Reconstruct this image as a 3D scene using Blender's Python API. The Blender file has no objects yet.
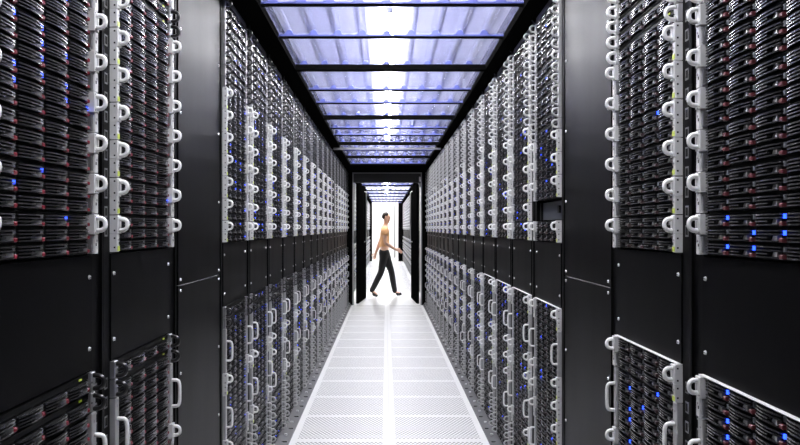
import bpy, math, random
from mathutils import Matrix, Vector
random.seed(7)
S = bpy.context.scene
C = S.collection
PI = math.pi
U = 0.04445
EYE = 1.30
WL, WR = 0.65, 0.68          # distance of the rack fronts from the camera axis
ZUP, ZLOW = 1.242, 0.985     # bottom of the upper bay / top of the lower bay
TOP = 2.222
CEIL = 2.255

# ------------------------------------------------------------------ materials
def mat(name, col, rough=0.5, metal=0.0, spec=0.5, emit=None, strength=0.0, bump=None):
    m = bpy.data.materials.new(name); m.use_nodes = True
    nt = m.node_tree; b = nt.nodes['Principled BSDF']
    b.inputs['Base Color'].default_value = (*col, 1)
    b.inputs['Roughness'].default_value = rough
    b.inputs['Metallic'].default_value = metal
    b.inputs['Specular IOR Level'].default_value = spec
    if emit:
        b.inputs['Emission Color'].default_value = (*emit, 1)
        b.inputs['Emission Strength'].default_value = strength
    if bump:
        sc, st, stretch = bump
        tc = nt.nodes.new('ShaderNodeTexCoord'); mp = nt.nodes.new('ShaderNodeMapping')
        mp.inputs['Scale'].default_value = stretch
        nz = nt.nodes.new('ShaderNodeTexNoise'); nz.inputs['Scale'].default_value = sc
        nz.inputs['Detail'].default_value = 3
        nt.links.new(tc.outputs['Object'], mp.inputs[0]); nt.links.new(mp.outputs[0], nz.inputs[0])
        mr = nt.nodes.new('ShaderNodeMapRange')
        mr.inputs['To Min'].default_value = max(0.02, rough - st); mr.inputs['To Max'].default_value = rough + st
        nt.links.new(nz.outputs['Fac'], mr.inputs[0]); nt.links.new(mr.outputs[0], b.inputs['Roughness'])
    return m

M = {
    'black':   mat('black steel', (0.003, 0.003, 0.0033), 0.40, 0, 0.06, bump=(9, 0.06, (1, 1, 1))),
    'panel':   mat('black panel paint', (0.0025, 0.0025, 0.0028), 0.36, 0, 0.035, bump=(6, 0.05, (1, 1, 0.3))),
    'beam':    mat('matt black beam', (0.004, 0.004, 0.004), 0.8, 0, 0.0),
    'body':    mat('server black', (0.004, 0.004, 0.0045), 0.5, 0, 0.1),
    'rib':     mat('carrier rib', (0.022, 0.022, 0.024), 0.24, 0.05, 0.8),
    'silver':  mat('carrier lever', (0.40, 0.40, 0.41), 0.3, 0.7),
    'red':     mat('latch red', (0.17, 0.005, 0.016), 0.4, 0, 0.3),
    'darklatch': mat('dark latch', (0.05, 0.03, 0.033), 0.35),
    'palered': mat('small latch red', (0.11, 0.022, 0.028), 0.4),
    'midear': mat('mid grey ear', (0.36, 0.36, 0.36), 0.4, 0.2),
    'header': mat('dark grey door header', (0.035, 0.035, 0.036), 0.5),
    'added_reflector': mat('grey lamp reflector', (0.16, 0.16, 0.17), 0.6),
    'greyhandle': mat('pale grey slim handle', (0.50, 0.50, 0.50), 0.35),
    'farlever': mat('low-glint carrier lever', (0.16, 0.16, 0.165), 0.4, 0.4),  # darker copy of the lever: weaker glints put into the colour
    'edge_glow': mat('blue sheet end glow', (0.09, 0.11, 0.36), 0.5),
    'off':     mat('light pipe', (0.16, 0.17, 0.19), 0.3),
    'blue':    mat('blue light', (0.02, 0.05, 0.4), 0.3, emit=(0.02, 0.07, 1.0), strength=4.0),
    'lime':    mat('lime light', (0.42, 0.47, 0.08), 0.4, emit=(0.6, 0.85, 0.05), strength=0.15),
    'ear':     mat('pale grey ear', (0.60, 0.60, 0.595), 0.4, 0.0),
    'white':   mat('white handle', (0.88, 0.88, 0.87), 0.35),
    'blackh':  mat('black handle', (0.015, 0.015, 0.016), 0.28),
    'steel':   mat('dull steel', (0.30, 0.30, 0.31), 0.40, 0.7),
    'lid':     mat('bright lid edge', (0.62, 0.62, 0.63), 0.32, 0.6),
    'screw':   mat('zinc screw', (0.75, 0.75, 0.76), 0.30, 0.6),
    'dark':    mat('hole black', (0.002, 0.002, 0.002), 0.8),
    'kick':    mat('grey kick rail', (0.09, 0.09, 0.095), 0.45, 0.2),
    'wall':    mat('white wall', (0.86, 0.86, 0.85), 0.6),
    'hall':    mat('pale hall ceiling', (0.50, 0.51, 0.66), 0.8),
    'lamp':    mat('lamp diffuser', (0.9, 0.9, 0.9), 0.5, emit=(1.0, 0.985, 0.97), strength=100.0),
    'lobby':   mat('added lobby lamp diffuser', (0.9, 0.9, 0.9), 0.5, emit=(1.0, 0.99, 0.97), strength=7.0),
    'skin':    mat('skin', (0.72, 0.43, 0.31), 0.5),
    'top':     mat('orange cloth', (0.78, 0.42, 0.20), 0.8),
    'trouser': mat('black cloth', (0.012, 0.012, 0.014), 0.8),
    'hair':    mat('dark hair', (0.025, 0.016, 0.012), 0.5),
    'shoe':    mat('black shoe', (0.012, 0.012, 0.012), 0.4),
    'eye':     mat('eye dark', (0.02, 0.015, 0.012), 0.2),
    'lip':     mat('lip', (0.50, 0.18, 0.15), 0.5),
    'grille':  mat('dark blue grey device', (0.03, 0.035, 0.045), 0.45),
}

def sheet_material():
    m = bpy.data.materials.new('clear corrugated plastic'); m.use_nodes = True
    nt = m.node_tree; nt.nodes.clear(); N = nt.nodes.new; L = nt.links.new
    out = N('ShaderNodeOutputMaterial')
    tr = N('ShaderNodeBsdfTransparent'); tr.inputs[0].default_value = (0.96, 0.97, 1.0, 1)
    tl = N('ShaderNodeBsdfTranslucent'); tl.inputs[0].default_value = (0.50, 0.53, 0.92, 1)
    gl = N('ShaderNodeBsdfGlossy'); gl.inputs[0].default_value = (0.8, 0.82, 1, 1); gl.inputs['Roughness'].default_value = 0.18
    lw = N('ShaderNodeLayerWeight'); lw.inputs[0].default_value = 0.5
    pw = N('ShaderNodeMath'); pw.operation = 'POWER'; L(lw.outputs['Facing'], pw.inputs[0]); pw.inputs[1].default_value = 4
    fr = N('ShaderNodeMath'); fr.operation = 'MULTIPLY_ADD'; L(pw.outputs[0], fr.inputs[0]); fr.inputs[1].default_value = 0.45; fr.inputs[2].default_value = 0.04
    m1 = N('ShaderNodeMixShader'); m1.inputs[0].default_value = SHEET_TRANSLUCENT
    L(tr.outputs[0], m1.inputs[1]); L(tl.outputs[0], m1.inputs[2])
    m2 = N('ShaderNodeMixShader'); L(fr.outputs[0], m2.inputs[0]); L(m1.outputs[0], m2.inputs[1]); L(gl.outputs[0], m2.inputs[2])
    L(m2.outputs[0], out.inputs[0])
    return m
SHEET_TRANSLUCENT = 0.15
M['sheet'] = sheet_material()

def floor_material():
    m = bpy.data.materials.new('perforated white floor tile'); m.use_nodes = True
    nt = m.node_tree; N = nt.nodes.new; L = nt.links.new
    b = nt.nodes['Principled BSDF']; b.inputs['Roughness'].default_value = 0.42
    tc = N('ShaderNodeTexCoord'); sp = N('ShaderNodeSeparateXYZ'); L(tc.outputs['Object'], sp.inputs[0])
    def ma(op, a, b_=None, c=None):
        n = N('ShaderNodeMath'); n.operation = op
        for i, v in enumerate((a, b_, c)):
            if v is None: continue
            if isinstance(v, (int, float)): n.inputs[i].default_value = v
            else: L(v, n.inputs[i])
        return n.outputs[0]
    X, Y = sp.outputs[0], sp.outputs[1]
    tx = ma('MULTIPLY', ma('FRACT', ma('DIVIDE', ma('ADD', X, 0.585), 0.604)), 0.604)
    ty = ma('MULTIPLY', ma('FRACT', ma('DIVIDE', ma('ADD', Y, 0.16), 0.6)), 0.6)
    dx = ma('ABSOLUTE', ma('SUBTRACT', tx, 0.302)); dy = ma('ABSOLUTE', ma('SUBTRACT', ty, 0.3))
    inside = ma('MULTIPLY', ma('LESS_THAN', dx, 0.262), ma('LESS_THAN', dy, 0.268))
    seam = ma('MAXIMUM', ma('GREATER_THAN', dx, 0.3005), ma('GREATER_THAN', dy, 0.2985))
    row = ma('FLOOR', ma('DIVIDE', ty, 0.0268))
    stag = ma('MULTIPLY', ma('FRACT', ma('MULTIPLY', row, 0.5)), 0.0262)
    hx = ma('ABSOLUTE', ma('SUBTRACT', ma('FRACT', ma('DIVIDE', ma('ADD', ma('SUBTRACT', tx, 0.04), stag), 0.0262)), 0.5))
    hy = ma('ABSOLUTE', ma('SUBTRACT', ma('FRACT', ma('DIVIDE', ty, 0.0268)), 0.5))
    hole = ma('MULTIPLY', inside, ma('MULTIPLY', ma('LESS_THAN', hx, 0.27), ma('LESS_THAN', hy, 0.25)))
    dark = ma('MAXIMUM', hole, ma('MULTIPLY', seam, 0.35))
    nz = N('ShaderNodeTexNoise'); nz.inputs['Scale'].default_value = 7; L(tc.outputs['Object'], nz.inputs[0])
    w = N('ShaderNodeMix'); w.data_type = 'RGBA'; L(nz.outputs[0], w.inputs[0])
    w.inputs[6].default_value = (0.82, 0.82, 0.82, 1); w.inputs[7].default_value = (0.88, 0.88, 0.87, 1)
    mx = N('ShaderNodeMix'); mx.data_type = 'RGBA'; L(dark, mx.inputs[0])
    L(w.outputs[2], mx.inputs[6]); mx.inputs[7].default_value = (0.12, 0.12, 0.12, 1)
    L(mx.outputs[2], b.inputs['Base Color'])
    return m
M['perf'] = floor_material()
M['plainfloor'] = mat('white floor', (0.86, 0.86, 0.85), 0.35)

# ------------------------------------------------------------------ mesh builder
class MB:
    def __init__(s): s.v, s.f, s.m, s.mats = [], [], [], []
    def mi(s, k):
        if k not in s.mats: s.mats.append(k)
        return s.mats.index(k)
    def poly(s, pts, faces, k):
        o = len(s.v); s.v += [tuple(p) for p in pts]; i = s.mi(k)
        for f in faces: s.f.append(tuple(o + a for a in f)); s.m.append(i)
    def box(s, x0, x1, y0, y1, z0, z1, k, ch=0.0):
        if ch <= 0:
            p = [(x0,y0,z0),(x1,y0,z0),(x1,y1,z0),(x0,y1,z0),(x0,y0,z1),(x1,y0,z1),(x1,y1,z1),(x0,y1,z1)]
            s.poly(p, [(3,2,1,0),(4,5,6,7),(0,1,5,4),(1,2,6,5),(2,3,7,6),(3,0,4,7)], k)
        else:   # front (-y) edge chamfered
            c = ch
            p = [(x0,y1,z0),(x1,y1,z0),(x1,y1,z1),(x0,y1,z1),
                 (x0,y0+c,z0),(x1,y0+c,z0),(x1,y0+c,z1),(x0,y0+c,z1),
                 (x0+c,y0,z0+c),(x1-c,y0,z0+c),(x1-c,y0,z1-c),(x0+c,y0,z1-c)]
            s.poly(p, [(0,1,2,3)[::1],(4,5,1,0),(5,6,2,1),(6,7,3,2),(7,4,0,3),
                       (8,9,5,4),(9,10,6,5),(10,11,7,6),(11,8,4,7),(11,10,9,8)], k)
    def tube(s, path, r, k, n=6, closed=False, rx=None):
        # round tube along a path
        P = [Vector(p) for p in path]; rings = []
        for i, p in enumerate(P):
            a = P[i-1] if (i > 0 or closed) else p
            b = P[(i+1) % len(P)] if (i < len(P)-1 or closed) else p
            t = (b - a).normalized()
            ref = Vector((1,0,0)) if abs(t.x) < 0.9 else Vector((0,0,1))
            u = (ref - t * ref.dot(t)).normalized(); w = t.cross(u)
            rings.append([p + u*(rx or r)*math.cos(2*PI*j/n + PI/n) + w*r*math.sin(2*PI*j/n + PI/n) for j in range(n)])
        pts = [q for rg in rings for q in rg]; faces = []
        R = len(rings)
        for i in range(R if closed else R-1):
            for j in range(n):
                a, b = i*n + j, i*n + (j+1) % n
                c, d = ((i+1) % R)*n + (j+1) % n, ((i+1) % R)*n + j
                faces.append((a, b, c, d))
        if not closed:
            faces.append(tuple(range(n))[::-1]); faces.append(tuple((R-1)*n + j for j in range(n)))
        s.poly(pts, faces, k)
    def disc(s, c, r, h, k, n=10):   # short cylinder along -y
        pts = [(c[0]+r*math.cos(2*PI*j/n), c[1], c[2]+r*math.sin(2*PI*j/n)) for j in range(n)]
        pts += [(c[0]+r*0.75*math.cos(2*PI*j/n), c[1]-h, c[2]+r*0.75*math.sin(2*PI*j/n)) for j in range(n)]
        s.poly(pts, [tuple(range(n, 2*n))] + [tuple(range(n))[::-1]] + [(j, (j+1) % n, n+(j+1) % n, n+j) for j in range(n)], k)
    def merge(s, o, mtx=None):
        off = len(s.v)
        s.v += [tuple(mtx @ Vector(p)) for p in o.v] if mtx else o.v
        remap = [s.mi(k) for k in o.mats]
        for f, m in zip(o.f, o.m): s.f.append(tuple(off + a for a in f)); s.m.append(remap[m])
    def mesh(s, name, smooth=False):
        me = bpy.data.meshes.new(name); me.from_pydata(s.v, [], s.f)
        for k in s.mats: me.materials.append(M[k])
        me.polygons.foreach_set('material_index', s.m)
        if smooth: me.polygons.foreach_set('use_smooth', [True]*len(s.f))
        me.validate(); me.update()
        return me

def link(name, data, parent=None, loc=(0,0,0), rz=0.0):
    o = bpy.data.objects.new(name, data); C.objects.link(o)
    o.location = loc; o.rotation_euler = (0, 0, rz)
    if parent: o.parent = parent
    return o
def tag(o, label, cat, group=None, kind=None):
    o['label'] = label; o['category'] = cat
    if group: o['group'] = group
    if kind: o['kind'] = kind
    return o
def struct(name, mb, loc=(0,0,0), smooth=False):
    o = link(name, mb.mesh(name, smooth), None, loc); o['kind'] = 'structure'; return o

# ------------------------------------------------------------------ drives, ears, handles
CW = 0.1075     # drive column pitch
def add_drive(mb, cx, cz, h=0.0265, lod=0, parts=True, lit=None):
    """one drive carrier centred on (cx, cz) of the front plane"""
    hz = h/2
    mb.box(cx-0.052, cx+0.052, -0.001, 0.003, cz-hz+0.0006, cz+hz-0.0006, 'body')
    nr = (4, 3, 2)[lod]
    for i in range(nr):
        z = cz - hz + h*(i+0.7)/(nr+0.4)
        t = (0.0027, 0.0032, 0.004)[lod]
        xe = cx + (0.002 if i == 1 else 0.034 if i == 0 else 0.041)
        xs = cx - 0.050
        ns = (5, 4, 2)[lod]; pts = []; 
        for j in range(ns+1):
            q = j/ns; x = xs + (xe-xs)*q; u = (x - cx)/0.052
            p = 0.0055 + 0.0060*max(0.0, 1-u*u)
            pts += [(x, -0.001, z-t/2), (x, -p, z-t/2), (x, -p, z+t/2), (x, -0.001, z+t/2)]
        fs = []
        for j in range(ns):
            a, b = 4*j, 4*j+4
            fs += [(a, b, b+1, a+1), (a+1, b+1, b+2, a+2), (a+2, b+2, b+3, a+3)]
        fs += [(0,1,2,3), (4*ns+3, 4*ns+2, 4*ns+1, 4*ns)]
        mb.poly(pts, fs, 'rib')
    # silver lever
    mb.poly([(cx+0.004,-0.004,cz-0.0085),(cx+0.032,-0.009,cz-0.0085),(cx+0.032,-0.009,cz+0.0005),(cx+0.010,-0.004,cz+0.0005),
             (cx+0.004,-0.001,cz-0.0085),(cx+0.032,-0.001,cz-0.0085),(cx+0.032,-0.001,cz+0.0005),(cx+0.010,-0.001,cz+0.0005)],
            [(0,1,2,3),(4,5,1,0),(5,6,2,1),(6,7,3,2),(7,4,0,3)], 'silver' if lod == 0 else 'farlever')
    if lit is None or not lit:
        mb.box(cx+0.0425, cx+0.0480, -0.0035, -0.001, cz+0.0015, cz+0.0105, 'off')
    if parts:   # latch and lamp inside the same mesh
        add_latch(mb, cx, cz, 'darklatch')
        if lit: add_led(mb, cx, cz)
def add_latch(mb, cx, cz, k='red'):
    mb.box(cx+0.0360, cx+0.0480, -0.0085, -0.001, cz-0.0110, cz-0.0035, k, 0.0015)
def add_led(mb, cx, cz):
    mb.box(cx+0.0435, cx+0.0480, -0.0045, -0.001, cz+0.0015, cz+0.0095, 'blue')

def rows_of(u): return {1: 1, 2: 3, 4: 6}[u]
def drive_cells(u):
    H = u*U; n = rows_of(u); out = []
    for r in range(n):
        z = 0.0165 if u == 1 else 0.0012 + (H-0.0030)*(r+0.5)/n
        for c in range(4): out.append(((c-1.5)*CW, z))
    return out

def handle_path(a, r, z, x, y0, power=1.0, n=11):
    pts = [(x, y0+0.001, z+a)]
    for i in range(n):
        th = PI/2 - PI*i/(n-1); c, s_ = math.cos(th), math.sin(th)
        yy = abs(c)**power; zz = math.copysign(abs(s_)**power, s_)
        pts.append((x, y0 - 0.004 - (r-0.004)*yy, z + a*zz))
    pts.append((x, y0+0.001, z-a))
    return pts
def add_handle(mb, u, side, col, lod=0):
    x = side*0.2290; n = (11, 8, 6)[lod]; k = 6 if lod < 2 else 4
    if u == 1: p = handle_path(0.0140, 0.0215, 0.0222, x, -0.010, 0.9, n)
    elif u == 2: p = handle_path(0.0135, 0.0185, 0.0660, x, -0.016, 0.85, n)
    else: p = handle_path(0.0390, 0.0220, 0.0889, x, -0.012, 0.45, n + 2)
    rr = 0.0052 if lod == 0 else 0.0042
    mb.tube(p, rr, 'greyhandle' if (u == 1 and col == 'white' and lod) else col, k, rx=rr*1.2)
def add_ear(mb, u, side, col, lod=0):
    H = u*U
    xa, xb = sorted((side*0.2415, side*0.2165)); xi = side*0.2245
    xc, xd = sorted((side*0.2415, xi))
    ch = 0.0015 if lod == 0 else 0
    if u == 2:
        mb.box(xa, xb, -0.016, 0.004, 0.0445, H-0.0012, col, ch)            # handle block
        mb.box(xc, xd, -0.014, 0.004, 0.0012, 0.0440, col, ch)              # lower bracket
        if lod == 0:
            mb.box(side*0.2285-0.0022, side*0.2285+0.0022, -0.0146, -0.0139, 0.0185, 0.0250, 'dark')
            mb.box(side*0.2330-0.0015, side*0.2330+0.0015, -0.0163, -0.0158, 0.0500, 0.0800, 'steel')
            for zz in (0.0485, 0.0835): mb.disc((side*0.2205, -0.016, zz), 0.0018, 0.0004, 'dark', 6)
            for zz in (0.012, 0.034, 0.052, 0.080): mb.box(side*0.2415-0.0004, side*0.2415+0.0004, -0.0100, -0.0060, zz-0.002, zz+0.002, 'dark')
        if lod < 2:
            a, b = sorted((side*0.2265, side*0.2175))
            mb.box(a, b, -0.009, 0.004, 0.006, 0.040, 'steel', 0.001)       # lever beside it
            mb.disc((side*0.2330, -0.014, 0.030), 0.0032, 0.001, 'steel', 6)
    elif u == 1:
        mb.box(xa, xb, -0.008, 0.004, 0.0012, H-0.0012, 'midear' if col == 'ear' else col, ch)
        if lod == 0: mb.disc((side*0.2200, -0.008, 0.022), 0.0025, 0.001, 'dark', 6)
    else:
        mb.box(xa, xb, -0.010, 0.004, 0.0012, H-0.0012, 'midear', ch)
        if lod < 2:
            mb.disc((side*0.2290, -0.010, 0.020), 0.0035, 0.001, 'steel', 6)
            mb.disc((side*0.2290, -0.010, H-0.020), 0.0035, 0.001, 'steel', 6)
def add_status(mb, u, side):
    x = side*0.2330
    if u == 2: mb.box(x-0.0065, x+0.0065, -0.0152, -0.013, 0.004, 0.015, 'lime')
    elif u == 1:
        mb.box(0.165, 0.170, -0.0035, -0.0015, 0.0350, 0.0390, 'lime'); mb.box(0.173, 0.178, -0.0035, -0.0015, 0.0350, 0.0390, 'lime')
    else: mb.box(x-0.004, x+0.004, -0.0132, -0.011, 0.008, 0.012, 'lime')
def add_body(mb, u, white=True):
    H = u*U
    mb.box(-0.2160, 0.2160, 0.0030, 0.45, 0.0012, H-0.0014, 'body')
    mb.box(-0.2160, 0.2160, -0.0030 if not white else -0.0045, 0.0030, H-0.0024, H-0.0010, 'black')
    for c in (-1, 0, 1): mb.box(c*CW-0.0008, c*CW+0.0008, -0.002, 0.003, 0.0012, H-0.0024, 'body')
    if u == 1: mb.box(-0.2160, 0.2160, -0.0015, 0.003, 0.0312, H-0.0024, 'body')

# shared meshes -----------------------------------------------------------------
_cache = {}
def cached(key, fn, smooth=False):
    if key not in _cache:
        mb = MB(); fn(mb); _cache[key] = mb.mesh('_'.join(str(k) for k in key), smooth)
    return _cache[key]
def body_mesh(u, white): return cached(('body', u, white), lambda mb: add_body(mb, u, white))
def bank_mesh(u, var, lit):
    def fn(mb):
        rg = random.Random(hash((u, var, 11)) & 0xffff)
        for x, z in drive_cells(u): add_drive(mb, x, z, lod=1, lit=rg.random() < lit)
    return cached(('bank', u, var, lit), fn)
def ear_mesh(u, side, col): return cached(('ear', u, side, col), lambda mb: add_ear(mb, u, side, col))
def handle_mesh(u, side, col, lod=0): return cached(('handle', u, side, col, lod), lambda mb: add_handle(mb, u, side, col, lod), True)
def status_mesh(u, side): return cached(('status', u, side), lambda mb: add_status(mb, u, side))
def drive_mesh(lit): return cached(('drive', lit), lambda mb: add_drive(mb, 0, 0, lod=0, parts=False, lit=lit))
def latch_mesh(k): return cached(('latch', k), lambda mb: add_latch(mb, 0, 0, k))
def led_mesh(): return cached(('led',), lambda mb: add_led(mb, 0, 0))
def far_mb(u, white, var=0, lit=0.08, side_led=-1):
    mb = MB(); add_body(mb, u, white); rg = random.Random(u*100+var)
    for x, z in drive_cells(u): add_drive(mb, x, z, lod=2, lit=rg.random() < lit)
    for sd in (-1, 1):
        add_ear(mb, u, sd, 'ear' if white else 'steel', 2); add_handle(mb, u, sd, 'white' if white else 'blackh', 2)
    if u != 1: add_status(mb, u, side_led)
    return mb
_far = {}
def far_mesh(u, white, var, side_led):
    k = (u, white, var, side_led)
    if k not in _far: _far[k] = far_mb(u, white, var, 0.10, side_led).mesh('far_unit')
    return _far[k]

ORD = ['zeroth','first','second','third','fourth','fifth','sixth','seventh','eighth','ninth','tenth','eleventh','twelfth',
       'thirteenth','fourteenth','fifteenth','sixteenth','seventeenth','eighteenth','nineteenth','twentieth','twenty-first','twenty-second','twenty-third']
KIND = {1: ('rack_server', 'server'), 2: ('drive_shelf', 'drive shelf'), 4: ('storage_server', 'storage server')}
GROUP = {1: 'slim servers in the racks', 2: 'drive shelves in the racks', 4: 'tall storage servers in the lower bays'}
def unit_label(u, white, n, frm, bay, where):
    look = {(1, False): 'slim black server', (1, True): 'slim white-handled server', (2, True): 'white-handled drive shelf',
            (4, True): 'tall long-handled storage server', (2, False): 'black drive shelf', (4, False): 'tall black server'}[(u, white)]
    return '%s, %s from %s, %s bay, %s' % (look, ORD[n], frm, bay, where)

def near_unit(name, u, white, loc, rz, lit, sidewall, latch='red'):
    root = link(name, body_mesh(u, white), None, loc, rz)
    for x, z in drive_cells(u):
        on = random.random() < lit(x, z)
        d = link('drive_carrier', drive_mesh(on), root, (x, 0, z))
        lk = link('latch', latch_mesh(latch), d)
        if latch != 'darklatch': lk['label'] = 'red latch'
        if on: link('status_light', led_mesh(), d)['label'] = 'lit blue light'
    add_ears(root, u, white, sidewall)
    return root
def add_ears(root, u, white, sidewall, lod=0):
    ec, hc = ('ear', 'white') if white else ('steel', 'blackh')
    for sd in (-1, 1):
        e = link('ear', ear_mesh(u, sd, ec), root)
        h = link('handle', handle_mesh(u, sd, hc, lod), e)
        if u == 2 and sd == (-1 if sidewall == 'L' else 1):
            link('status_label', status_mesh(2, sd), e)['label'] = 'small lime green label'
    if u == 1 and (root.location.y < 2.6):
        link('status_light', status_mesh(1, -1), root)['label'] = 'pair of lime green lights'
def mid_unit(name, u, white, loc, rz, var, lit, sidewall):
    root = link(name, body_mesh(u, white), None, loc, rz)
    link('drive_bank', bank_mesh(u, var, lit), root)
    add_ears(root, u, white, sidewall, 1)
    return root

# ------------------------------------------------------------------ racks
def add_post(mb, side, slot_glints):
    a, b = sorted((side*0.2430, side*0.2990))
    mb.box(a, b, 0.003, 0.06, 0.0, TOP+0.028, 'black')
    l0, l1 = sorted((side*0.2930, side*0.2990))
    mb.box(l0, l1, -0.003, 0.003, 0.0, TOP+0.028, 'black')
    if slot_glints:  # grey plates with dark centres stand in for reflections on the post
        z = 0.08
        while z < TOP:
            if not (ZLOW-0.02 < z < ZUP+0.02):
                mb.box(side*0.268-0.009, side*0.268+0.009, 0.0022, 0.004, z, z+0.026, 'steel')
                mb.box(side*0.268-0.006, side*0.268+0.006, 0.0018, 0.004, z+0.004, z+0.022, 'dark')
            z += U
def shell_mb():
    mb = MB()
    mb.box(-0.299, -0.2975, 0.06, 0.95, 0.0, TOP+0.028, 'black'); mb.box(0.2975, 0.299, 0.06, 0.95, 0.0, TOP+0.028, 'black')
    mb.box(-0.2975, 0.2975, 0.94, 0.95, 0.0, TOP+0.028, 'black'); mb.box(-0.2975, 0.2975, 0.06, 0.94, TOP+0.02, TOP+0.028, 'black')
    return mb
SHELL = shell_mb().mesh('shell')
_p = {}
for sd in (-1, 1):
    for sl in (0, 1):
        mb = MB(); add_post(mb, sd, sl); _p[(sd, sl)] = mb.mesh('post')
mb = MB(); mb.box(-0.2425, 0.2425, 0.0, 0.012, ZLOW+0.002, ZUP-0.002, 'panel', 0.001); MIDPANEL = mb.mesh('mid_panel')
mb = MB(); mb.box(-0.2425, 0.2425, 0.0, 0.012, TOP+0.002, TOP+0.028, 'steel', 0.001); TOPSTRIP = mb.mesh('top_strip')
mb = MB(); mb.box(-0.2425, 0.2425, 0.002, 0.9, 0.0, ZLOW-21*U-0.002, 'black'); PLINTH = mb.mesh('plinth')
mb = MB(); mb.disc((0,0,0), 0.0052, 0.0035, 'screw', 10); mb.box(-0.0035, 0.0042, -0.0040, -0.003, -0.0007, 0.0007, 'dark'); SCREW = mb.mesh('screw')
mb = MB(); mb.tube([(0.03*math.sin(i*1.1)*0.5, -0.006-0.008*math.cos(i*0.9), 0.005-0.011*i) for i in range(9)], 0.0028, 'blackh', 6); LOOP = mb.mesh('cable_loop', True)
mb = MB(); mb.box(-0.2160, 0.2160, 0.02, 0.42, 0.004, 0.08, 'grille')
mb.box(-0.2160, -0.19, 0.012, 0.02, 0.004, 0.08, 'body'); mb.box(0.13, 0.155, 0.012, 0.02, 0.03, 0.06, 'body')
BLANKDEV = mb.mesh('recessed_device')

units = []       # every rack unit: (u, white, pos, rz, tier, label, extra)
def rack(side, y0, where, label, tier, upper, lower, lit, var, slot_glints=False, loop=False, nth=0, pod2=False):
    """y0 = near end along the aisle; upper listed from the bottom up, lower from the top down"""
    W = WL if side == 'L' else WR
    X = -W if side == 'L' else W; rz = PI/2 if side == 'L' else -PI/2
    yc = y0 + 0.3
    r = link('server_rack', None, None, (X, yc, 0), rz)
    tag(r, label, 'rack', 'black server racks along the aisle')
    link('cabinet_shell', SHELL, r)
    for sd in (-1, 1): link('post', _p[(sd, 1 if slot_glints else 0)], r)
    p = link('blank_panel', MIDPANEL, r)
    if not pod2:
        for sx in (-0.225, 0.225):
            for z in (ZLOW+0.05, ZUP-0.05): link('screw', SCREW, p, (sx, 0.0, z))
    link('top_strip', TOPSTRIP, r)['label'] = 'grey steel top strip'
    link('plinth', PLINTH, r)
    if loop: link('cable_loop', LOOP, r, (0.27 if side == 'L' else -0.27, 0, TOP+0.02))['label'] = 'dangling black cable end'
    z = ZUP
    for i, (u, w) in enumerate(upper):
        if u == 0:
            z += 2*U; continue
        units.append((u, w, (X, yc, z), rz, tier, unit_label(u, w, i+1, 'bottom', 'upper', where), lit, var+i, side)); z += u*U
    z = ZLOW
    for i, (u, w) in enumerate(lower):
        z -= u*U
        units.append((u, w, (X, yc, z), rz, tier, unit_label(u, w, i+1, 'top', 'lower', where), lit, var+i+7, side))
    return r

def seq(s):   # '2*7 1b*8' -> list
    out = []
    for t in s.split():
        a, n = (t.split('*') + ['1'])[:2]
        out += [(int(a[0]), not a.endswith('b'))] * int(n)
    return out
# foreground
YL, YR = 2.965, 2.885
rack('L', YL-1.833, 'nearest left rack', 'black rack at the left picture edge, nearest on the left', 'near',
     seq('2*11'), seq('1b*2 4 2 4'), lambda x, z: (0.45 if x < 0.1 else 0.10) if 0.22 < z < 0.96 else (0.12 if x < 0.1 else 0.02), 0, slot_glints=True)
rack('L', YL-1.233, 'left rack before blank panel', 'black rack on the left just before the plain blank panel', 'near',
     seq('2*7 1b*2 2*2 1'), seq('1b*2 4 2 4 2'), lambda x, z: 0.01, 3, slot_glints=True)
rack('R', YR-1.8, 'nearest right rack', 'black rack at the right picture edge, nearest on the right', 'near',
     seq('2*6 1*4'), seq('2 4 2 4'), lambda x, z: (0.40 if z < 1 else 0.02), 5, slot_glints=True)
rack('R', YR-1.2, 'right rack before blank panel', 'black rack on the right just before the plain blank panel', 'near',
     seq('2*6 1*10'), seq('2 4 2 4 2'), lambda x, z: (0.25 if x < 0.1 else 0.04) * (1 if z < 1 else 0.15), 8, slot_glints=True)
# rows beyond the blank panels
NFAR = 16
for i in range(NFAR):
    tier = 'mid' if i < 4 else 'far'
    n = ORD[i+1]
    lw = '%s left rack past blank panel' % n; rw = '%s right rack past blank panel' % n
    rgv = random.Random(40+i)
    upL = seq('2*7 1b*8') if i != 10 else seq('1b*22')
    loL = seq('1b*2 4 2 4 2 1*7') if i % 3 != 2 else seq('1b*2 4 2 2 4 1*7')
    upR = seq('2*6 1*10') if i % 3 else seq('2*7 1*8')
    loR = seq('2 4 2 2 2 4 1*5') if i % 4 != 1 else seq('2 4 2 2 4 2 1*5')
    if i == 0: upR = [(2, True), (0, True)] + seq('2*3 1*12')
    rack('L', YL+0.6*i, lw, 'black rack, %s on the left past the plain blank panel' % n, tier, upL, loL, 0.16 if i < 3 else 0.08, i*3 % 5, loop=i < 5)
    rack('R', YR+0.6*i, rw, 'black rack, %s on the right past the plain blank panel' % n, tier, upR, loR, 0.10 if i < 3 else 0.05, i*3 % 5, loop=i < 5)
b = link('recessed_device', BLANKDEV, None, (WR, YR+0.3, ZUP+2*U), -PI/2)
tag(b, 'dark handleless unit recessed above the lowest shelf, first right rack past panel', 'device')

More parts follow.
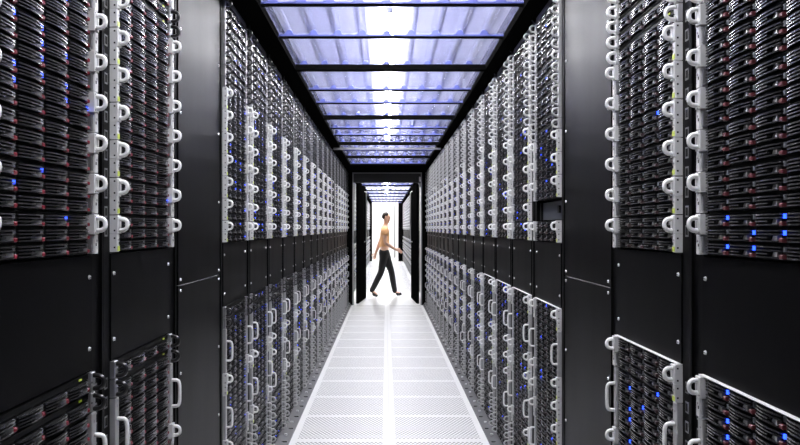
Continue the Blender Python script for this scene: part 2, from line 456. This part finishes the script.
def visible(pos, margin=60):
    f = 757.0; res = []
    for dy in (-0.24, 0.24):
        for dz in (0.0, 0.09):
            d = pos[1] + dy
            res.append((386 + f*pos[0]/d, 228 - f*(pos[2]+dz-EYE)/d))
    return (max(p[0] for p in res) > -margin and min(p[0] for p in res) < 800+margin
            and max(p[1] for p in res) > -margin and min(p[1] for p in res) < 445+margin)
mb = MB(); mb.box(-0.2415, 0.2415, -0.009, 0.30, 0.0, 0.0016, 'white'); LID = mb.mesh('lid_glint')  # white lip: light reflected by the metal top, put in as colour
units.sort(key=lambda t: t[2][1])
count = {1: 0, 2: 0, 4: 0}; LIMIT = 300
rest = {1: MB(), 2: MB(), 4: MB()}
farmb = {}
def add_rest(u, w, pos, rz, var):
    k = (u, w, var)
    if k not in farmb: farmb[k] = far_mb(u, w, var, 0.08)
    rest[u].merge(farmb[k], Matrix.Translation(pos) @ Matrix.Rotation(rz, 4, 'Z'))
for (u, w, pos, rz, tier, label, lit, var, side) in units:
    if not visible(pos): continue
    if count[u] >= LIMIT:
        add_rest(u, w, pos, rz, var % 3); continue
    count[u] += 1
    nm, cat = KIND[u]
    if tier == 'near': o = near_unit(nm, u, w, pos, rz, (lambda x, z, q=pos, f=lit: f(x, q[2]-ZUP if q[2] > 1.2 else z)) if side == 'L' else
                                     (lambda x, z, q=pos, f=lit: f(x, 0.5 if q[2]-ZUP < 0.05 and q[2] > 1.1 else (0.5 if q[2] < 1 else 2))), side, 'red' if side == 'L' else ('darklatch' if pos[1] > 1.7 else 'palered'))
    elif tier == 'mid': o = mid_unit(nm, u, w, pos, rz, var % 5, lit, side)
    else: o = link(nm, far_mesh(u, w, var % 4, -1 if side == 'L' else 1), None, pos, rz)
    tag(o, label, cat, GROUP[u])
    if side == 'R' and tier in ('near', 'mid') and 'first from top, lower' in label:
        link('lid_glint', LID, o, (0, 0, u*U))['label'] = 'metal top edge, its bright reflection put in white'

# ------------------------------------------------------------------ tall blank panels
def tall_panel(side, y0, z0, z1, zs, label):
    X = -WL if side == 'L' else WR; rz = PI/2 if side == 'L' else -PI/2
    mb = MB(); mb.box(-0.297, 0.297, 0.0, 0.020, z0, z1, 'panel', 0.0015)
    o = link('blank_panel', mb.mesh('blank_panel'), None, (X, y0+0.3, 0), rz)
    tag(o, label, 'panel', 'tall blank panels between the racks')
    for sx in (-0.272, 0.272):
        for z in zs: link('screw', SCREW, o, (sx, 0, z))
    if side == 'L':
        m2 = MB(); m2.box(-0.330, -0.299, 0.004, 0.020, z0, z1, 'black', 0.001); link('filler_strip', m2.mesh('filler_strip'), o)
for side, y0, nm in (('L', YL-0.6, 'left'), ('R', YR-0.6, 'right')):
    tall_panel(side, y0, 1.1205, TOP+0.028, (1.137, 1.40, 1.665, 1.93, 2.195), 'upper plain black metal panel between %s racks, reflecting the lights' % nm)
    tall_panel(side, y0, 0.0, 1.1185, (1.102, 0.84, 0.575, 0.31, 0.05), 'lower plain black metal panel between %s racks, standing on floor' % nm)

# ------------------------------------------------------------------ floor, kick rails, ceiling
FX0, FXM, FX1 = -0.585, 0.019, 0.623
DOOR = 12.80; POD2 = 15.2; END2 = 29.6; BACK = 33.0
mb = MB()
def quad(x0, x1, y0, y1, z, k): mb.poly([(x0,y0,z),(x1,y0,z),(x1,y1,z),(x0,y1,z)], [(0,1,2,3)], k)
XB = 4.0
quad(FX0, FX1, -1.0, DOOR, 0, 'perf'); quad(FX0, FX1, POD2, END2, 0, 'perf')
quad(-XB, FX0, -1.0, DOOR, 0, 'plainfloor'); quad(FX1, XB, -1.0, DOOR, 0, 'plainfloor')
quad(-XB, FX0, POD2, END2, 0, 'plainfloor'); quad(FX1, XB, POD2, END2, 0, 'plainfloor')
quad(-XB, XB, DOOR, POD2, 0, 'plainfloor'); quad(-XB, XB, END2, BACK+0.2, 0, 'plainfloor')
struct('floor', mb)
def kick(name, xf, xr, ya, yb):
    m_ = MB()
    m_.poly([(xf,ya,0),(xf,ya,0.012),(xr,ya,0.045),(xr,ya,0),(xf,yb,0),(xf,yb,0.012),(xr,yb,0.045),(xr,yb,0)],
            [(0,1,2,3),(7,6,5,4),(0,4,5,1),(1,5,6,2),(2,6,7,3),(3,7,4,0)], 'kick')
    y = ya + 0.14; xm = (xf+xr)/2
    while y < yb:
        m_.box(xm-0.008, xm+0.008, y, y+0.016, 0.028, 0.037, 'screw')
        m_.box(min(xf,xr)+0.004, max(xf,xr)-0.004, y+0.16, y+0.163, 0.026, 0.032, 'dark')
        y += 0.3
    return struct(name, m_)
kick('baseboard_left', FX0, -WL+0.004, 0.9, DOOR-0.05)
kick('baseboard_right', FX1, WR-0.004, 0.9, DOOR-0.05)

HALLZ = 2.95
mb = MB(); mb.box(-XB, XB, -1.0, BACK+0.2, HALLZ, HALLZ+0.05, 'hall'); struct('ceiling', mb)
mb = MB(); mb.box(-XB-0.1, -XB, -1.0, BACK+0.2, 0, HALLZ, 'wall'); struct('wall_left', mb)
mb = MB(); mb.box(XB, XB+0.1, -1.0, BACK+0.2, 0, HALLZ, 'wall'); struct('wall_right', mb)
mb = MB(); mb.box(-XB, XB, BACK, BACK+0.1, 0, HALLZ, 'wall'); struct('wall_back', mb)

OX0, OX1 = -0.545, 0.60     # ceiling opening
CEND = 11.5
def beam(name, x0, x1, y0, y1, z0, z1, k='beam'):
    m_ = MB(); m_.box(x0, x1, y0, y1, z0, z1, k); return struct(name, m_)
tn = [0]
def trim(*a, **k):
    tn[0] += 1; return beam('trim_%d' % tn[0], *a, **k)
trim(-0.70, OX0, 0.3, DOOR-0.06, CEIL, CEIL+0.10); trim(OX1, 0.73, 0.3, DOOR-0.06, CEIL, CEIL+0.10)
trim(OX0, OX1, CEND, DOOR-0.06, CEIL, CEIL+0.06)
BARS = [0.48, 2.53, 4.58, 6.63, 8.68, 10.30]
for y in BARS: trim(OX0, OX1, y-0.027, y+0.027, CEIL-0.004, CEIL+0.030)
trim(-0.62, 0.65, 8.93, 8.955, CEIL-0.03, CEIL-0.008, k='steel')

def sheet(name, y0, y1, label, group, zo=0.0):
    m_ = MB(); n = 10; per = (OX1-OX0+0.10)/n; prof = []
    x = OX0 - 0.05
    for i in range(n):
        for q, z in ((0.0, 0.0), (0.56, 0.0), (0.64, 0.004), (0.70, 0.018), (0.76, 0.022), (0.86, 0.022), (0.92, 0.018), (0.97, 0.004)):
            prof.append((x + per*(i+q), z))
    prof.append((x + per*n, 0.0))
    L_ = len(prof)
    pts = [(a, y0, CEIL+0.032+z+zo) for a, z in prof] + [(a, y1, CEIL+0.032+z) for a, z in prof]
    m_.poly(pts, [(i, i+1, L_+i+1, L_+i) for i in range(L_-1)], 'sheet')
    o = link('ceiling_sheet', m_.mesh('ceiling_sheet'))
    yb = y1 - 0.062 if zo else y1 - 0.034
    e_ = MB(); q = [(a, yb, CEIL+0.024) for a, z in prof] + [(a, yb, CEIL+0.0315+z) for a, z in prof]
    q += [(a, yb+0.006, c) for a, b_, c in q]
    fs = []
    for i in range(L_-1): fs += [(i, i+1, L_+i+1, L_+i), (2*L_+i+1, 2*L_+i, 3*L_+i, 3*L_+i+1), (i+1, i, 2*L_+i, 2*L_+i+1), (L_+i, L_+i+1, 3*L_+i+1, 3*L_+i)]
    e_.poly(q, fs, 'edge_glow')  # end of the sheet, its blue glow painted on as colour
    link('sheet_end_glow', e_.mesh('sheet_end_glow'), o)['label'] = 'wavy sheet end, its blue glow put in the colour'
    return tag(o, label, 'ceiling panel', group)
SUB = []
edges = BARS + [CEND]
k = 0
thin = []
for a, b in zip(edges[:-1], edges[1:]):
    cut = [a, a+0.78, a+1.34, b] if b-a > 1.9 else ([a, a+0.85, b] if b-a > 1.4 else [a, b])
    SUB += list(zip(cut[:-1], cut[1:])); thin += cut[1:-1]
vis = [s for s in SUB if s[1] > 3.0]
for j, (s0, s1) in enumerate(SUB):
    if s1 < 3.0: sheet('s', s0, s1+0.05, 'corrugated clear plastic ceiling sheet overhead above the picture edge, %s from the camera' % ORD[j+1], 'ceiling sheets over the aisle', 0.008)
for i, (s0, s1) in enumerate(vis):
    lab = ('corrugated clear plastic ceiling sheet, %s from the top of the picture' % ORD[i+1])
    sheet('s', s0, s1+0.05, lab, 'ceiling sheets over the aisle', 0.008)
for y in thin: trim(OX0, OX1, y-0.006, y+0.008, CEIL+0.014, CEIL+0.029)

# battens hanging above the sheets
def batten(x, y0, y1, z, label, width=0.10, group='light battens above the aisle', k='lamp'):
    o = link('light_batten', None, None, (x, (y0+y1)/2, z))
    off = (-x, -(y0+y1)/2, -z)
    m_ = MB(); m_.tube([(x, y0, z+0.034), (x, y1, z+0.034)], 0.034, k, 14)
    link('tube', m_.mesh('tube', True), o, off)
    m2 = MB(); m2.box(x-0.15, x+0.15, y0-0.01, y1+0.01, z+0.075, z+0.09, 'added_reflector')  # plate added above the tube to soften the glow around it
    for yy in (y0-0.008, y1-0.002): m2.box(x-0.025, x+0.025, yy, yy+0.01, z-0.004, z+0.075, 'added_reflector')
    for yy in (y0+0.2, y1-0.22): m2.box(x-0.008, x+0.008, yy, yy+0.016, z+0.09, HALLZ, 'steel')
    link('added_reflector', m2.mesh('added_reflector'), o, off)
    return tag(o, label, 'light', group)
for i, (a, b) in enumerate(zip(edges[:-1], edges[1:])):
    batten(0.02, a+0.06, b-0.06, 2.62, 'white light strip glowing above the aisle ceiling sheets, %s from the camera' % ORD[i+1])

# ------------------------------------------------------------------ door frame and lobby
trim(-1.7, -0.565, DOOR-0.05, DOOR+0.05, 0, HALLZ); trim(0.605, 1.7, DOOR-0.05, DOOR+0.05, 0, HALLZ)
trim(-0.565, 0.605, DOOR-0.05, DOOR+0.05, 2.235, HALLZ)
mb = MB()
mb.box(-0.565, -0.545, DOOR-0.07, DOOR+0.05, 0, 2.235, 'steel'); mb.box(0.585, 0.605, DOOR-0.07, DOOR+0.05, 0, 2.235, 'steel')
mb.box(-0.545, 0.585, DOOR-0.07, DOOR+0.05, 2.215, 2.235, 'steel')
mb.box(-0.545, 0.585, DOOR-0.05, DOOR+0.05, 2.065, 2.215, 'header')
mb.box(0.555, 0.585, DOOR-0.09, DOOR-0.05, 2.08, 2.16, 'white')
struct('trim_40', mb)
def leaf(name, ax, ay, bx, by, hs):
    dx, dy = bx-ax, by-ay; L_ = math.hypot(dx, dy); an = math.atan2(dy, dx)
    m_ = MB(); m_.box(0, L_, -0.02, 0.02, 0.012, 2.055, 'beam')
    o = struct(name, m_, (ax, ay, 0)); o.rotation_euler = (0, 0, an)
    h = MB(); h.tube([(0.75*L_, hs*0.02, 1.05), (0.75*L_, hs*0.055, 1.06), (0.75*L_, hs*0.055, 1.95), (0.75*L_, hs*0.02, 1.96)], 0.010, 'lid', 8)
    link('door_handle', h.mesh('door_handle'), o)
leaf('door_1', -0.49, DOOR+0.09, -0.385, DOOR+1.2, -1)
leaf('door_2', 0.545, DOOR+0.09, 0.482, DOOR+1.2, 1)
def added_lamp_panel(x0, x1, y0, y1, z, label):  # glowing panels added out of view to light the lobby and far wall
    m_ = MB(); m_.box(x0, x1, y0, y1, z, z+0.02, 'lobby')
    o = link('added_ceiling_light', m_.mesh('added_ceiling_light')); m2 = MB(); m2.box(x0-0.03, x1+0.03, y0-0.03, y1+0.03, z+0.02, z+0.05, 'wall')
    link('lamp_frame', m2.mesh('lamp_frame'), o)
    tag(o, label, 'light')
added_lamp_panel(-1.6, 1.6, DOOR+0.5, POD2-0.2, HALLZ-0.05, 'unseen white ceiling light added to brighten the lobby behind the door')
added_lamp_panel(-1.5, 1.5, END2+0.6, BACK-0.5, HALLZ-0.05, 'unseen white ceiling light added to brighten the far white wall')

# second pod
trim(-1.65, -WL-0.002, POD2, POD2+0.05, 0, 2.12, k='wall'); trim(WR+0.002, 1.65, POD2, POD2+0.05, 0, 2.12, k='wall')
trim(-0.70, OX0, POD2+0.05, END2, CEIL, CEIL+0.10); trim(OX1, 0.73, POD2+0.05, END2, CEIL, CEIL+0.10)
trim(-0.70, -0.545, END2, END2+0.12, 0, CEIL+0.1); trim(0.48, 0.73, END2, END2+0.12, 0, CEIL+0.1)
NP2 = 23
for i in range(NP2):
    for side in 'LR':
        nm = 'left' if side == 'L' else 'right'
        before = len(units)
        y0 = POD2 + 0.06 + 0.62*i
        rack(side, y0, '', 'far black rack on the %s beyond the doorway, %s of its row' % (nm, ORD[i+1] if i < 20 else ('twenty-' + ORD[i-19])),
             'pod2', seq('2*11') if i % 2 else seq('2*7 1*8'), seq('2 4 2 2 2 4 1*5'), 0.05, i, pod2=True)
        for t in units[before:]: add_rest(t[0], t[1], t[2], t[3], t[7] % 3)
        del units[before:]
y = POD2 + 0.06
i = 0
while y < END2 - 1.0:
    b = min(y + 2.04, END2)
    trim(OX0, OX1, y-0.03, y+0.03, CEIL-0.004, CEIL+0.030)
    sheet('s', y, b, 'corrugated plastic ceiling sheet seen through the doorway, %s of its row' % ORD[i+1], 'ceiling sheets beyond the doorway', 0.0)
    batten(0.02, y+0.06, b-0.06, 2.62, 'white light strip above the ceiling sheets beyond the doorway, %s of its row' % ORD[i+1], group='light battens beyond the doorway')
    y = b; i += 1
for u in (1, 2, 4):
    if rest[u].v:
        nm, cat = KIND[u]
        o = link(nm, rest[u].mesh(nm + '_rest'))
        tag(o, {1: 'rows of slim servers in the farthest racks and beyond the doorway', 2: 'rows of white-handled drive shelves in the racks beyond the doorway',
                4: 'tall storage servers in the lower bays beyond the doorway'}[u], cat, kind='stuff')
# far white door in the back wall
mb = MB(); mb.box(-0.80, 0.36, BACK-0.03, BACK-0.001, 0, 2.3, 'wall'); mb.box(0.36, 0.40, BACK-0.05, BACK-0.001, 0, 2.3, 'kick')
struct('door_3', mb)

# ------------------------------------------------------------------ the walking person
def skin_obj(name, verts, edges, radii, m, parent, sub=2, root=0, loc=(0,0,0)):
    me = bpy.data.meshes.new(name); me.from_pydata(verts, edges, []); o = link(name, me, parent, loc)
    md = o.modifiers.new('Skin', 'SKIN'); md.use_smooth_shade = True
    if not me.skin_vertices: me.skin_vertices.new()
    for i, r in enumerate(radii):
        sv = me.skin_vertices[0].data[i]; sv.radius = r if isinstance(r, tuple) else (r, r); sv.use_root = (i == root)
    sb = o.modifiers.new('Sub', 'SUBSURF'); sb.levels = sub; sb.render_levels = sub
    me.materials.append(M[m])
    return o
class Sk:
    def __init__(s): s.v, s.e, s.r = [], [], []
    def add(s, p, r, to=None):
        s.v.append(p); s.r.append(r)
        if to is not None: s.e.append((to, len(s.v)-1))
        return len(s.v)-1
    def chain(s, start, pts):
        for p, r in pts: start = s.add(p, r, start)
        return start
PX, PY = -0.035, 14.30
person = link('person', None, None, (PX, PY, 0))
tag(person, 'person in orange top and black trousers walking past the open doorway', 'person')
# facing +x ; y negative is nearer the camera (their right side)
H_ = (0.0, 0, 0.86)
sk = Sk()
pel = sk.add((0.0, 0, 0.86), (0.125, 0.10))
wa = sk.add((0.005, 0, 0.98), (0.105, 0.085), pel)
ch = sk.add((0.015, 0, 1.14), (0.125, 0.095), wa)
up = sk.add((0.015, 0, 1.26), (0.105, 0.075), ch)
nk = sk.add((0.020, 0, 1.34), (0.048, 0.048), up)
n2 = sk.add((0.035, 0, 1.395), (0.046, 0.048), nk)
h1 = sk.add((0.050, 0, 1.44), (0.056, 0.066), n2)
h2 = sk.add((0.045, 0, 1.51), (0.070, 0.088), h1)
h3 = sk.add((0.038, 0, 1.565), (0.058, 0.075), h2)
nose = sk.add((0.128, 0, 1.475), 0.010, h2)
def leg(sd, hip, knee, ank, toe):
    a = sk.add(hip, 0.080, pel)
    return sk.chain(a, [(tuple((Vector(hip)*0.5+Vector(knee)*0.5)), 0.068), (knee, 0.050), (tuple(Vector(knee)*0.6+Vector(ank)*0.4), 0.050), (ank, 0.034), (toe, 0.030)])
# right (near) leg trailing, left (far) leg leading
KR, AR, TR = (-0.055, -0.085, 0.475), (-0.235, -0.085, 0.115), (-0.125, -0.085, 0.035)
KLf, ALf, TLf = (0.135, 0.085, 0.480), (0.205, 0.085, 0.085), (0.315, 0.085, 0.045)
leg(-1, (0.0, -0.085, 0.80), KR, AR, TR); leg(1, (0.02, 0.085, 0.80), KLf, ALf, TLf)
def hand(start, wrist, d, dn, sd):
    """palm + four fingers + thumb; d = along the hand, dn = palm normal, s = across"""
    w = Vector(wrist); d = Vector(d).normalized(); dn = Vector(dn).normalized(); ac = d.cross(dn).normalized()
    pm = sk.add(tuple(w + d*0.045), (0.030, 0.016), start)
    for j, ln in enumerate((0.066, 0.076, 0.070, 0.054)):
        off = ac*(0.027 - 0.018*j)
        q = w + d*0.082 + off
        sk.chain(pm, [(tuple(q), 0.0095), (tuple(q + d*ln*0.5 + dn*0.010), 0.0085), (tuple(q + d*ln*0.85 + dn*0.030), 0.007)])
    q = w + d*0.030 + ac*0.032
    sk.chain(pm, [(tuple(q), 0.011), (tuple(q + d*0.030 + ac*0.022 + dn*0.008), 0.0095), (tuple(q + d*0.055 + ac*0.024 + dn*0.022), 0.008)])
def arm(sho, elb, wri, d, dn, sd):
    a = sk.add(sho, 0.052, up)
    e = sk.chain(a, [(tuple(Vector(sho)*0.5+Vector(elb)*0.5), 0.043), (elb, 0.036), (tuple(Vector(elb)*0.5+Vector(wri)*0.5), 0.034), (wri, 0.024)])
    hand(e, wri, d, dn, sd)
SR, ER, WRi = (0.01, -0.165, 1.27), (0.02, -0.215, 1.02), (0.205, -0.205, 0.905)
SLf, EL, WLf = (0.01, 0.165, 1.27), (-0.075, 0.205, 1.04), (-0.16, 0.215, 0.83)
arm(SR, ER, WRi, (0.9, 0, -0.32), (0, 0.6, -0.5), -1)
arm(SLf, EL, WLf, (-0.25, 0, -1), (0, -1, 0), 1)
body = skin_obj('body', sk.v, sk.e, sk.r, 'skin', person)
# top: torso and short sleeves
t = Sk(); p0 = t.add((0.003, 0, 0.90), (0.142, 0.112)); p1 = t.add((0.006, 0, 0.99), (0.122, 0.102), p0); p2 = t.add((0.015, 0, 1.14), (0.138, 0.108), p1)
p3 = t.add((0.015, 0, 1.27), (0.115, 0.085), p2); t.add((0.018, 0, 1.325), (0.060, 0.060), p3)
for s_, e_ in ((SR, ER), (SLf, EL)):
    a = t.add(s_, 0.064, p3); t.add(tuple(Vector(s_)*0.5+Vector(e_)*0.5), 0.056, a)
skin_obj('top', t.v, t.e, t.r, 'top', person)['label'] = 'orange short-sleeved top'
t = Sk(); p0 = t.add((0.0, 0, 0.93), (0.128, 0.108)); p1 = t.add((0.0, 0, 0.85), (0.142, 0.118), p0)
for hip, kn, an_ in (((0.0, -0.085, 0.80), KR, AR), ((0.02, 0.085, 0.80), KLf, ALf)):
    a = t.add(hip, 0.094, p1)
    t.chain(a, [(tuple(Vector(hip)*0.5+Vector(kn)*0.5), 0.080), (kn, 0.063), (tuple(Vector(kn)*0.6+Vector(an_)*0.4), 0.060), (tuple(Vector(kn)*-0.08+Vector(an_)*1.08), 0.048)])
skin_obj('trousers', t.v, t.e, t.r, 'trouser', person)['label'] = 'black trousers'
def shoe(an_, toe, heel):
    t = Sk(); a = t.add(heel, 0.036); t.chain(a, [(tuple(Vector(an_)*0.25+Vector(heel)*0.35+Vector(toe)*0.40), 0.042), (toe, 0.034), (tuple(Vector(toe)*1.35-Vector(heel)*0.35), 0.024)])
    t.add(tuple(Vector(an_)), 0.040, a)
    skin_obj('shoe', t.v, t.e, t.r, 'shoe', person)
shoe(AR, (-0.150, -0.085, 0.036), (-0.255, -0.085, 0.075)); shoe(ALf, (0.300, 0.085, 0.045), (0.190, 0.085, 0.036))
# hair and face
t = Sk(); a = t.add((0.088, 0, 1.562), (0.066, 0.026)); b = t.add((0.038, 0, 1.566), (0.080, 0.062), a); c = t.add((-0.005, 0, 1.530), (0.080, 0.055), b); t.add((-0.020, 0, 1.465), (0.064, 0.036), c)
skin_obj('hair', t.v, t.e, t.r, 'hair', person)['label'] = 'short dark hair'
for sy in (-1, 1):
    m_ = MB()
    m_.tube([(0.112, sy*0.030-0.012, 1.500), (0.118, sy*0.030, 1.503), (0.112, sy*0.030+0.012, 1.500)], 0.006, 'eye', 6); link('eye', m_.mesh('eye', True), person)
    m_ = MB(); m_.tube([(0.035, sy*0.074, 1.525), (0.022, sy*0.082, 1.51), (0.024, sy*0.080, 1.485), (0.037, sy*0.072, 1.468)], 0.008, 'skin', 6); link('ear', m_.mesh('ear', True), person)
m_ = MB(); m_.tube([(0.108, -0.022, 1.436), (0.116, 0, 1.438), (0.108, 0.022, 1.436)], 0.006, 'lip', 6); link('mouth', m_.mesh('mouth', True), person)

# ------------------------------------------------------------------ world, camera, view
w = bpy.data.worlds.new('World'); S.world = w; w.use_nodes = True
w.node_tree.nodes['Background'].inputs[0].default_value = (0.8, 0.85, 1, 1); w.node_tree.nodes['Background'].inputs[1].default_value = 0.02
cam = bpy.data.cameras.new('Camera'); co = bpy.data.objects.new('Camera', cam); C.objects.link(co)
co.location = (0, 0, EYE); co.rotation_euler = (PI/2, 0, 0)
cam.sensor_width = 36; cam.lens = 757/800*36; cam.shift_x = 14/800; cam.shift_y = 5.5/800; cam.clip_start = 0.05
S.camera = co
vs = S.view_settings; vs.view_transform = 'Standard'; vs.look = 'None'; vs.gamma = 1; vs.use_curve_mapping = False
vs.exposure = 0.13
S.display_settings.display_device = 'sRGB'
